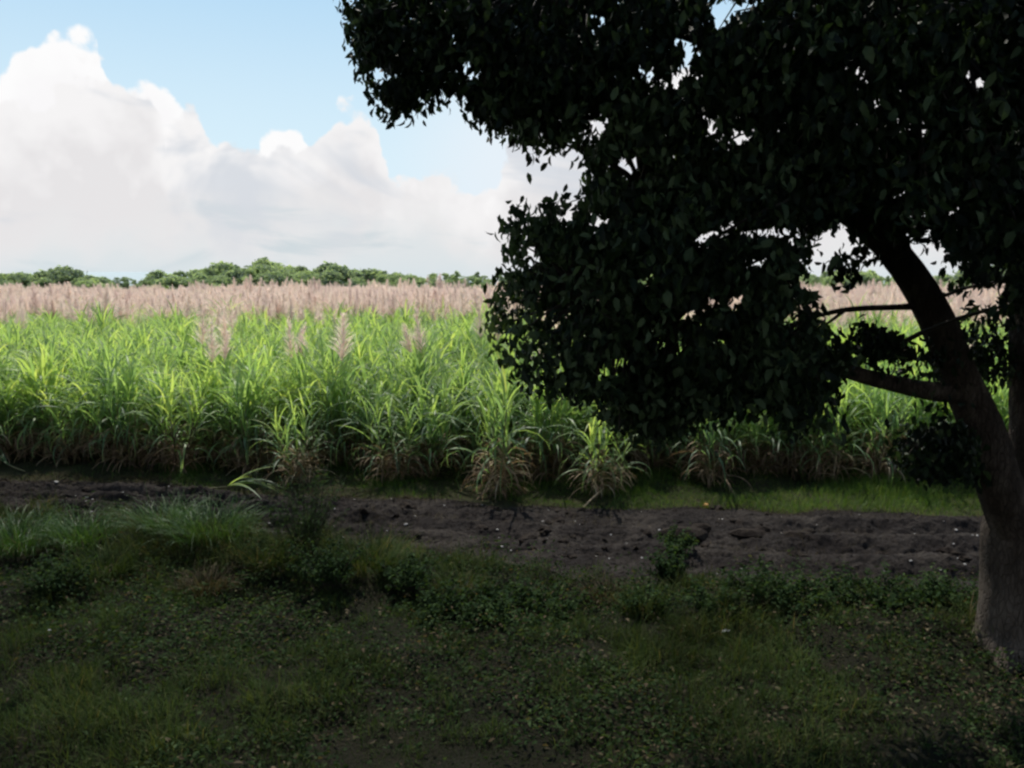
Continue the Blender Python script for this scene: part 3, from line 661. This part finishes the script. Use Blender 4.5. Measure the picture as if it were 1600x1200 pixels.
side_tree((-2.5, -2.0, 0), 6.5, 12.5, 7.4, "unseen tree added behind the viewpoint to shade the verge", 6)

# ------------------------------------------------------------------ verge grass, weeds, litter
def scatter(n, x0, x1, fy0, fy1, dens=None):
    x = rng.uniform(x0, x1, n); a, b = fy0(x), fy1(x); y = a + (b - a) * rng.random(n)
    ok = np.abs(x) < .72 * y + 2.2
    if dens is not None: ok &= rng.random(n) < dens(x, y)
    x, y = x[ok], y[ok]; return x, y, h(x, y)
gb = MB()
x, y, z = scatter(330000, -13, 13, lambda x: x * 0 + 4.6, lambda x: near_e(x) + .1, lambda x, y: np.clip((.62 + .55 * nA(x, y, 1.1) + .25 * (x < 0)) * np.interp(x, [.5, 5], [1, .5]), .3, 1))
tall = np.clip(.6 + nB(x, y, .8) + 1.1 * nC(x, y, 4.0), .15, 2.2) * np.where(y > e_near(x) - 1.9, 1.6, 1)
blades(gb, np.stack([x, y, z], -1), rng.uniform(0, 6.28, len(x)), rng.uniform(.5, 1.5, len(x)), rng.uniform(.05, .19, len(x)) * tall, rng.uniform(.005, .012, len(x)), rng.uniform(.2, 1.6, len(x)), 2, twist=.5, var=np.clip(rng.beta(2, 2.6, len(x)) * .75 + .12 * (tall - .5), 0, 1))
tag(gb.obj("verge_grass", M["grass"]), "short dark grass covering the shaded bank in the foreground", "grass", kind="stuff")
wb = MB()
x, y, z = scatter(170000, -13, 13, lambda x: x * 0 + 4.6, lambda x: near_e(x) - .05, lambda x, y: np.clip(.35 - .7 * nA(x, y, 1.1) + .35 * nC(x, y, 2.5) + .25 * (y > 7.5), .03, 1) * np.interp(x, [.5, 5], [1, .55]))  # thinned rightward like the grass; bare brown soil deepens the crown's shade
hz = rng.uniform(.01, .14, len(x)) * np.clip(1 + nB(x, y, 1.5) + .7 * nC(x, y, 4.5), .2, 2.2) * np.where(y > e_near(x) - 1.9, 1.8, 1)
D = rng.normal(0, 1, (len(x), 3)); D[:, 2] = rng.normal(0, .35, len(x)); L = rng.uniform(.025, .07, len(x))
leaves(wb, np.stack([x, y, z + hz], -1), D, rng.normal(0, .8, (len(x), 3)) + [0, 0, 1], L, L * .5, fold=.2, curl=.2)
tag(wb.obj("creeping_weeds", M["weed"]), "low broadleaf weeds creeping over the shaded bank", "ground cover", kind="stuff")
lb_ = MB()
x, y, z = scatter(12000, -12, 12, lambda x: x * 0 + 4.6, near_e, lambda x, y: np.clip(.30 + .12 * x + .3 * nC(x, y, 1.4), .05, 1))
L = rng.uniform(.03, .085, len(x)); D = rng.normal(0, 1, (len(x), 3)); D[:, 2] *= .25
leaves(lb_, np.stack([x, y, z + rng.uniform(.02, .07, len(x))], -1), D, rng.normal(0, .35, (len(x), 3)) + [0, 0, 1], L, L * .5)
tag(lb_.obj("fallen_leaves", M["straw"]), "dry fallen leaves scattered over the grass and weeds under the tree", "leaf litter", kind="stuff")
# margin of grass in front of the cane
sb = MB()
x, y, z = scatter(120000, -17, 15, lambda x: far_e(x) - .05, lambda x: e_cane(x) + .9, lambda x, y: np.clip((.35 + .07 * (x + 3) + .5 * nA(x, y, 1.0)), .05, 1))
tall = np.clip(.8 + .5 * nB(x, y, 1.2), .3, 1.5) * (1 + .35 * (x > 1.5))
blades(sb, np.stack([x, y, z], -1), rng.uniform(0, 6.28, len(x)), rng.uniform(.7, 1.5, len(x)), rng.uniform(.06, .17, len(x)) * tall, rng.uniform(.005, .010, len(x)), rng.uniform(.2, 1.4, len(x)), 2, twist=.4, var=np.clip(rng.beta(2, 2.4, len(x)) + .02 * x, 0, 1))
tag(sb.obj("margin_grass", M["strip_grass"]), "green grass strip between the dark soil and the sugarcane", "grass", kind="stuff")
st = MB()
x, y, z = scatter(26000, -17, 15, lambda x: far_e(x) - .25, lambda x: far_e(x) + .5, lambda x, y: np.clip(.5 - .05 * x + .5 * nC(x, y, 1.2), .04, 1))
blades(st, np.stack([x, y, z], -1), rng.uniform(0, 6.28, len(x)), rng.uniform(.1, 1.3, len(x)), rng.uniform(.05, .16, len(x)), rng.uniform(.004, .009, len(x)), rng.uniform(.2, 1.6, len(x)), 2, twist=.5, var=rng.beta(2, 3, len(x)))
x, y, z = scatter(22000, -16, 13, lambda x: near_e(x) - .1, lambda x: far_e(x), lambda x, y: np.clip(.12 + .9 * (nC(x, y, 1.5) - .12) + .4 * np.exp(-((y - e_near(x)) / .35) ** 2), 0, 1))
blades(st, np.stack([x, y, z], -1), rng.uniform(0, 6.28, len(x)), rng.uniform(.1, 1.2, len(x)), rng.uniform(.05, .2, len(x)), rng.uniform(.004, .009, len(x)), rng.uniform(.2, 1.2, len(x)), 2, twist=.5, var=rng.beta(2, 3, len(x)))
tag(st.obj("dead_grass", M["straw"]), "dead straw coloured grass lying along the edges of the dark soil", "dry grass", kind="stuff")

# clods and stones on the soil
def rock_mesh(name, mat, seed, flat=.6, rough=.25):
    g = np.random.default_rng(seed); import bmesh
    bm = bmesh.new(); bmesh.ops.create_icosphere(bm, subdivisions=2, radius=1.0)
    k = g.normal(size=(5, 3)); ph = g.uniform(0, 6, 5)
    for v in bm.verts:
        c = np.array(v.co); v.co = Vector(c * (1 + rough * sum(math.sin(2 * (c @ kk) + p) for kk, p in zip(k, ph)) * .5)); v.co.z *= flat
    me = bpy.data.meshes.new(name); bm.to_mesh(me); bm.free(); me.materials.append(mat); return me
STN = [rock_mesh("pale_stone", M["stone"], s) for s in range(4)]
CLD = [rock_mesh("soil_clod", M["clod"], 10 + s, .85, .55) for s in range(4)]
x, y, z = scatter(1400, -13, 10, lambda x: near_e(x) + .1, far_e)
n = 0
for i in range(len(x)):
    if n >= 170: break
    if nC(x[i], y[i], 1.0) < -.05 and i % 4: continue
    o = link("pale_stone", STN[i % 4]); s = float(rng.choice([.011, .015, .02, .028], p=[.45, .3, .18, .07])); o.location = (x[i], y[i], z[i] + s * .35); o.scale = (s * rng.uniform(.8, 1.6), s, s); o.rotation_euler = (0, 0, rng.uniform(0, 6))
    tag(o, "small pale stone lying on the dark tilled soil", "stone", "pale stones on the soil"); n += 1
for i in range(300, min(len(x), 560)):
    o = link("soil_clod", CLD[i % 4]); s = float(rng.choice([.03, .045, .06, .09], p=[.4, .3, .2, .1])); o.location = (x[i], y[i], z[i] + s * .15); o.scale = (s * rng.uniform(.8, 1.7), s, s * .8); o.rotation_euler = (0, 0, rng.uniform(0, 6))
    tag(o, "dark lump of earth lying on the tilled soil strip", "clod", "clods of earth on the soil")
for u, v, s, lb in ((1082, 838, .20, "large straw topped earth clod on the soil below the wide fan of cane"), (1180, 838, .16, "long dark earth clod right of the large straw topped one"), (1255, 842, .13, "dark clod of earth with straw on the right of the soil strip")):
    p = gnd(u, v); o = link("soil_clod", CLD[0]); o.location = (p[0], p[1], float(h(p[0], p[1])) + s * .2); o.scale = (s * 1.7, s, s * .8); tag(o, lb, "clod")
p = gnd(1103, 791); o = link("orange_fruit", rock_mesh("orange_fruit", M["orange"], 3, .9, .05)); o.location = (p[0], p[1], float(h(p[0], p[1])) + .04); o.scale = (.048,) * 3; tag(o, "small orange fruit lying at the edge of the dark soil", "fruit")
def scrap(u, v, s, label, name="plastic_scrap"):
    mb = MB(); p = gnd(u, v); n = 7; xs = np.linspace(-1, 1, n); X, Yg = np.meshgrid(xs, xs, indexing="ij"); Z = .35 * np.abs(nA(X * 2 + u, Yg * 2 + v, 1.5)) + .3
    idx = np.arange(n * n).reshape(n, n); Q = np.stack([idx[:-1, :-1], idx[1:, :-1], idx[1:, 1:], idx[:-1, 1:]], -1).reshape(-1, 4)
    rad = 1 + .3 * np.sin(3 * np.arctan2(Yg, X) + u); mb.add(np.stack([X * rad * s, Yg * rad * s * .6, Z * s], -1), Q)
    o = mb.obj(name, M["plastic"]); o.location = (p[0], p[1], float(h(p[0], p[1])) + .03); tag(o, label, "litter")
scrap(1133, 988, .045, "crumpled white plastic scrap in the weeds in front of the tree")
scrap(78, 994, .018, "tiny white fleck of plastic in the grass at the lower left")

# fallen green cane top and leaning dry stalks
def cane_top(u, v, az, label, n=12, mat="cane", L0=.95):
    p = gnd(u, v); r = empty("fallen_cane_top", (p[0], p[1], float(h(p[0], p[1])) + .05), az); a, b = MB(), MB()
    tube(a, [(-.5, 0, 0), (0, 0, .05), (.3, 0, .10)], [.014, .013, .008], 5, .7, sub=2)
    blades(b, np.repeat([[.15, 0, .08]], n, 0) + rng.normal(0, .04, (n, 3)) * [1, .5, .3], rng.normal(0, .35, n), rng.uniform(.1, .7, n), rng.uniform(.9, 1.5, n) * L0, rng.uniform(.025, .045, n), rng.uniform(.5, 1.5, n), 7, twist=.3)
    a.obj("stalk", M["cane_stalk"], r); b.obj("leaf_fan", M[mat], r); tag(r, label, "cane top")
cane_top(345, 770, -.12, "cut green cane top lying on the soil edge beside the forward clump", 14)
cane_top(20, 735, 2.6, "green cane leaves fallen on the grass at the far left edge", 5)
def stalk(u0, v0, u1, v1, Y1, label):
    a = gnd(u0, v0); b = at(u1, v1, Y1); mb = MB(); o0 = np.array([a[0], a[1], float(h(a[0], a[1])) + .02]); b = b - o0
    tube(mb, [(0, 0, 0), b * .5 + np.array([.02, 0, .04]), b], [.012, .014, .013], 6, .9, sub=3); o = mb.obj("dry_cane_stalk", M["cane_dry"]); o.location = o0; tag(o, label, "cane stalk")
stalk(912, 792, 945, 762, gnd(940, 775)[1] + .1, "pale dry cane stalk leaning from the small brown clump onto the soil")
stalk(292, 742, 262, 700, gnd(272, 730)[1] - .1, "reddish dry cane stalk slanting down to the grass in the left front row")

# ------------------------------------------------------------------ foreground tussocks and bushes
def tussock(u, v, s, label, n=260, mat="tussock", H=.6, group=None):
    H *= 1.18; n = int(n * 1.5)
    p = gnd(u, v); r = empty("grass_tussock", (p[0], p[1], float(h(p[0], p[1])) - .02)); a, b = MB(), MB()
    rr = np.sqrt(rng.random(n)) * .32 * s; an = rng.uniform(0, 6.28, n); P = np.stack([np.cos(an) * rr * 1.3, np.sin(an) * rr, 0 * rr], -1)
    blades(a, P, an + rng.normal(0, .7, n), rng.uniform(.8, 1.5, n), rng.uniform(.5, 1.1, n) * H * s, rng.uniform(.006, .012, n), rng.uniform(.5, 2.0, n), 5, twist=.4, var=np.clip(rng.normal(.55, .25, n), 0, 1))
    m = n // 4; blades(b, P[:m], rng.uniform(0, 6.28, m), rng.uniform(.2, 1.2, m), rng.uniform(.3, .7, m) * H * s, rng.uniform(.004, .009, m), rng.uniform(.8, 2, m), 4, twist=.5)
    a.obj("green_blades", M[mat], r); b.obj("dead_blades", M["straw"], r); tag(r, label, "grass tussock", group)
def bush(u, v, s, label, n=26, H=.6, mat="bush", group=None, name="weed_bush", leafn=34, lw=.5):
    H *= 1.2; n = int(n * 1.5)
    p = gnd(u, v); r = empty(name, (p[0], p[1], float(h(p[0], p[1])) - .02)); a, b = MB(), MB()
    for i in range(n):
        an = rng.uniform(0, 6.28); rr = rng.uniform(0, .12) * s; hh = H * s * rng.uniform(.5, 1.1); sp_ = rng.uniform(.1, .55) * s
        p0 = np.array([math.cos(an) * rr, math.sin(an) * rr, 0]); p2 = p0 + np.array([math.cos(an) * sp_, math.sin(an) * sp_, hh]); p1 = (p0 + p2) / 2 + np.array([0, 0, .12 * hh])
        tube(a, [p0, p1, p2], [.005, .004, .002], 4, sub=2)
        t = rng.uniform(.25, 1, leafn)[:, None]; Q = p0 * (1 - t) ** 2 + 2 * p1 * t * (1 - t) + p2 * t * t + rng.normal(0, .02, (leafn, 3))
        D = rng.normal(0, 1, (leafn, 3)); D[:, 2] = rng.normal(-.1, .4, leafn); L = rng.uniform(.035, .075, leafn)
        leaves(b, Q, D, rng.normal(0, .5, (leafn, 3)) + [0, 0, 1], L, L * lw)
    a.obj("stems", M["twig"], r); b.obj("foliage", M[mat], r); tag(r, label, "weed", group)
tussock(30, 872, 1.15, "bright grass tussock at the left edge of the bank", 340)
tussock(130, 868, .95, "grass tussock with tall yellowish blades second from the left", 240, H=.68)
tussock(165, 905, 1.0, "dark brownish grass mound between the left edge tussock and the big green one", 240, mat="grass", H=.5)
bush(95, 930, .9, "low dark bush below the left edge tussock", 24, H=.45)
tussock(330, 872, 1.25, "biggest bright green tussock of the bank, arching over in the left middle", 460, H=.56)
tussock(262, 858, .9, "grass tussock with thin upright blades just left of the biggest one", 240, H=.75)
tussock(325, 928, .7, "dry brown grass tussock under the biggest green one", 220, mat="straw", H=.55)
bush(480, 888, 1.25, "tall feathery weed bush in the middle left of the bank", 44, H=.82, lw=.28)
tussock(425, 905, 1.0, "dull green grass mound between the biggest tussock and the tall feathery weed", 260, mat="grass", H=.5)
tussock(570, 908, 1.1, "dark grass mound right of the tall feathery weed", 300, mat="grass", H=.52)
bush(640, 925, .9, "small dark bush at the right end of the bank's thicket", 26, H=.45)
bush(520, 930, 1.0, "low dark bush under the tall feathery weed", 28, H=.5)
tussock(720, 925, .8, "thin brownish tussock at the soil edge in the middle", 180, mat="grass", H=.5)
bush(1040, 905, .55, "sprawling green weed growing up over the soil in the right middle", 22, H=.7)
bush(1055, 872, .55, "small green weed on the soil beside the large straw topped clod", 14, H=.6)
tussock(950, 925, .8, "brown wispy tussock at the soil edge right of the middle", 180, mat="straw", H=.42)
for u, v in ((800, 945), (870, 950), (1010, 955), (1110, 960), (1180, 950), (1250, 965), (1310, 958), (1380, 965), (1430, 955), (1480, 970), (760, 970), (690, 965)):
    bush(u + rng.uniform(-12, 12), v, rng.uniform(.7, .95), "low dark weed bush on the shaded bank edge", 16, H=.38, group="low dark weed bushes along the bank edge")

# ------------------------------------------------------------------ world: clear sky with cumulus banks
SUN_AZ, SUN_EL = R(-14), R(56)             # azimuth from +Y toward +X
w = bpy.data.worlds.new("World"); sc.world = w; w.use_nodes = True; w.cycles.sampling_method = "MANUAL"; w.cycles.sample_map_resolution = 256; t = w.node_tree
for n_ in list(t.nodes): t.nodes.remove(n_)
wo = t.nodes.new("ShaderNodeOutputWorld"); bg = t.nodes.new("ShaderNodeBackground"); t.links.new(bg.outputs[0], wo.inputs[0])
SKY_STR = 0.10; bg.inputs[1].default_value = SKY_STR
sky = t.nodes.new("ShaderNodeTexSky"); sky.sky_type = "NISHITA"; sky.sun_disc = False; sky.sun_elevation = SUN_EL; sky.sun_rotation = SUN_AZ
sky.air_density = 1.0; sky.dust_density = 1.0; sky.ozone_density = 1.5
tc = t.nodes.new("ShaderNodeTexCoord"); sx = t.nodes.new("ShaderNodeSeparateXYZ"); t.links.new(tc.outputs["Generated"], sx.inputs[0])
azn = math_(t, "ARCTAN2", sx.outputs[0], sx.outputs[1])
hor = math_(t, "SQRT", math_(t, "ADD", math_(t, "MULTIPLY", sx.outputs[0], sx.outputs[0]), math_(t, "MULTIPLY", sx.outputs[1], sx.outputs[1])))
eln = math_(t, "ARCTAN2", sx.outputs[2], hor)
def px_dir(u, v):
    d = ray(u, v); return math.atan2(d[0], d[1]), math.atan2(d[2], math.hypot(d[0], d[1]))
cv = t.nodes.new("ShaderNodeCombineXYZ"); t.links.new(azn, cv.inputs[0]); t.links.new(eln, cv.inputs[1])
def noise(scale, detail=6.0, rough=.55, off=0.0, dist=0.0, st=1.0):
    mp = t.nodes.new("ShaderNodeMapping"); mp.inputs["Location"].default_value = (off, off * .7, off * 1.3); mp.inputs["Scale"].default_value = (1, st, 1); t.links.new(cv.outputs[0], mp.inputs[0])
    n = t.nodes.new("ShaderNodeTexNoise"); n.noise_dimensions = "2D"; n.inputs["Scale"].default_value = scale; n.inputs["Detail"].default_value = detail; n.inputs["Roughness"].default_value = rough; n.inputs["Distortion"].default_value = dist
    t.links.new(mp.outputs[0], n.inputs["Vector"]); return n.outputs[0]
def billow(scale, off=0.0):
    mp = t.nodes.new("ShaderNodeMapping"); mp.inputs["Location"].default_value = (off, off, off); t.links.new(cv.outputs[0], mp.inputs[0])
    n = t.nodes.new("ShaderNodeTexVoronoi"); n.voronoi_dimensions = "2D"; n.feature = "SMOOTH_F1"; n.inputs["Scale"].default_value = scale; n.inputs["Smoothness"].default_value = .35; n.inputs["Detail"].default_value = 1; n.inputs["Roughness"].default_value = .5
    t.links.new(mp.outputs[0], n.inputs["Vector"]); return n.outputs["Distance"]
def profile(pts):
    fc = t.nodes.new("ShaderNodeFloatCurve"); c = fc.mapping.curves[0]
    q = [px_dir(u, v) for u, v in pts]; q = [((a + 1.0) / 2.0, e) for a, e in q]
    q = [(0.0, q[0][1])] + q + [(1.0, q[-1][1])]
    while len(c.points) < len(q): c.points.new(.5, .5)
    for p_, (a, e) in zip(c.points, q): p_.location = (a, max(0, e)); p_.handle_type = "AUTO_CLAMPED"
    fc.mapping.update(); t.links.new(math_(t, "MULTIPLY_ADD", azn, .5, .5), fc.inputs["Value"]); return fc.outputs[0]
def smooth(x, lo, hi):
    n = t.nodes.new("ShaderNodeMapRange"); n.interpolation_type = "SMOOTHSTEP"; n.inputs["From Min"].default_value = lo; n.inputs["From Max"].default_value = hi; t.links.new(x, n.inputs["Value"]); return n.outputs[0]
col = sky.outputs[0]
def K(c): return tuple(x / SKY_STR for x in c)
# pale tropical haze in the clear sky, strongest toward the sun's side of the field
front = smooth(sx.outputs[1], -.2, .9)
col = mixc(t, math_(t, "MULTIPLY", front, .95), col, mixc(t, smooth(eln, .12, .42), K((.70, .88, .98)), K((.42, .68, .92))))
def layer(col, pts, amp, soft, edge_c, body_c, body_depth, off, scale=9.0, dark_c=None, st=1.8):
    d = math_(t, "SUBTRACT", profile(pts), eln)
    b1, b2 = billow(scale * 1.6, off), billow(scale * 4.5, off + 2); bl = math_(t, "SUBTRACT", .36, b1); bs = math_(t, "SUBTRACT", .36, b2)
    fb = math_(t, "SUBTRACT", noise(scale * 2.5, 5, .62, off), .5)
    d = math_(t, "ADD", d, math_(t, "ADD", math_(t, "MULTIPLY", bl, amp * 1.5), math_(t, "ADD", math_(t, "MULTIPLY", bs, amp * .55), math_(t, "MULTIPLY", fb, amp * 1.4))))
    mask = smooth(d, -soft, soft)
    sh = smooth(math_(t, "ADD", d, math_(t, "MULTIPLY", math_(t, "SUBTRACT", noise(scale * 1.3, 3, .55, off + 3), .5), body_depth * 1.6)), 0.0, body_depth)
    sh = math_(t, "ADD", math_(t, "MULTIPLY", sh, .8), math_(t, "MULTIPLY", smooth(math_(t, "ADD", b1, math_(t, "MULTIPLY", b2, .4)), .25, .75), .35), clamp=True)
    cc = mixc(t, sh, K(edge_c), K(body_c))
    if dark_c: cc = mixc(t, math_(t, "MULTIPLY", smooth(noise(5.0, 4, .6, off + 9, .4, st), .48, .70), .8), cc, K(dark_c))
    return mixc(t, mask, col, cc)
# thin high haze, then cumulus from the back to the front
veil = math_(t, "MULTIPLY", smooth(azn, -.20, .0), smooth(math_(t, "ADD", eln, math_(t, "MULTIPLY", math_(t, "SUBTRACT", noise(4, 5, .5, 2), .5), .15)), .36, .12))
col = mixc(t, veil, col, K((.80, .88, .95)))
col = layer(col, [(-500, 60), (-60, 120), (0, 108), (22, 75), (60, 50), (100, 42), (150, 52), (168, 100), (230, 112), (262, 130), (280, 158), (300, 195), (340, 320), (385, 260), (405, 203), (435, 192), (468, 200), (485, 230), (510, 330), (700, 430)], .018, .005, (1.0, 1.0, 1.0), (.95, .94, .95), .06, 0.0, 10)
col = layer(col, [(-500, 130), (-60, 125), (0, 122), (60, 125), (80, 98), (120, 95), (165, 98), (215, 112), (245, 155), (255, 200), (300, 165), (325, 200), (345, 216), (385, 220), (410, 216), (440, 224), (472, 215), (500, 182), (530, 160), (560, 152), (590, 195), (605, 245), (625, 268), (660, 262), (700, 252), (745, 290), (800, 215), (900, 150), (1200, 60), (1700, 40), (2200, 60)], .026, .006, (.98, .97, .97), (.80, .785, .795), .13, 5.0, 10, (.64, .68, .74))
col = layer(col, [(-300, 380), (0, 350), (200, 330), (400, 300), (600, 300), (760, 320), (900, 330), (1600, 330)], .06, .05, (.84, .82, .82), (.74, .78, .80), .10, 8.0, 5, (.60, .68, .72), 3.5)
col = mixc(t, math_(t, "MULTIPLY", smooth(eln, .045, .0), .6), col, K((.66, .76, .80)))
# below the horizon: dull earth
col = mixc(t, smooth(eln, -.003, -.02), col, K((.05, .06, .04)))
t.links.new(col, bg.inputs[0])

sl = bpy.data.lights.new("sun", "SUN"); sl.energy = 4.2; sl.angle = R(.55); sl.color = (1.0, .95, .86)
so = link("sun", sl); so.location = (0, 0, 30)
dv = Vector((math.sin(SUN_AZ) * math.cos(SUN_EL), math.cos(SUN_AZ) * math.cos(SUN_EL), math.sin(SUN_EL)))
so.rotation_euler = dv.to_track_quat("Z", "Y").to_euler()

# ------------------------------------------------------------------ render settings
sc.view_settings.view_transform = "Standard"; sc.view_settings.look = "None"; sc.view_settings.exposure = 0; sc.view_settings.gamma = 1
sc.cycles.max_bounces = 5; sc.cycles.diffuse_bounces = 4; sc.cycles.glossy_bounces = 2; sc.cycles.transmission_bounces = 4; sc.cycles.transparent_max_bounces = 4
sc.cycles.use_denoising = True; sc.cycles.sample_clamp_indirect = 4
sc.cycles.pixel_filter_type = "BLACKMAN_HARRIS"; sc.cycles.filter_width = 2.5
sc.cycles.use_adaptive_sampling=True; sc.cycles.adaptive_threshold=0.04
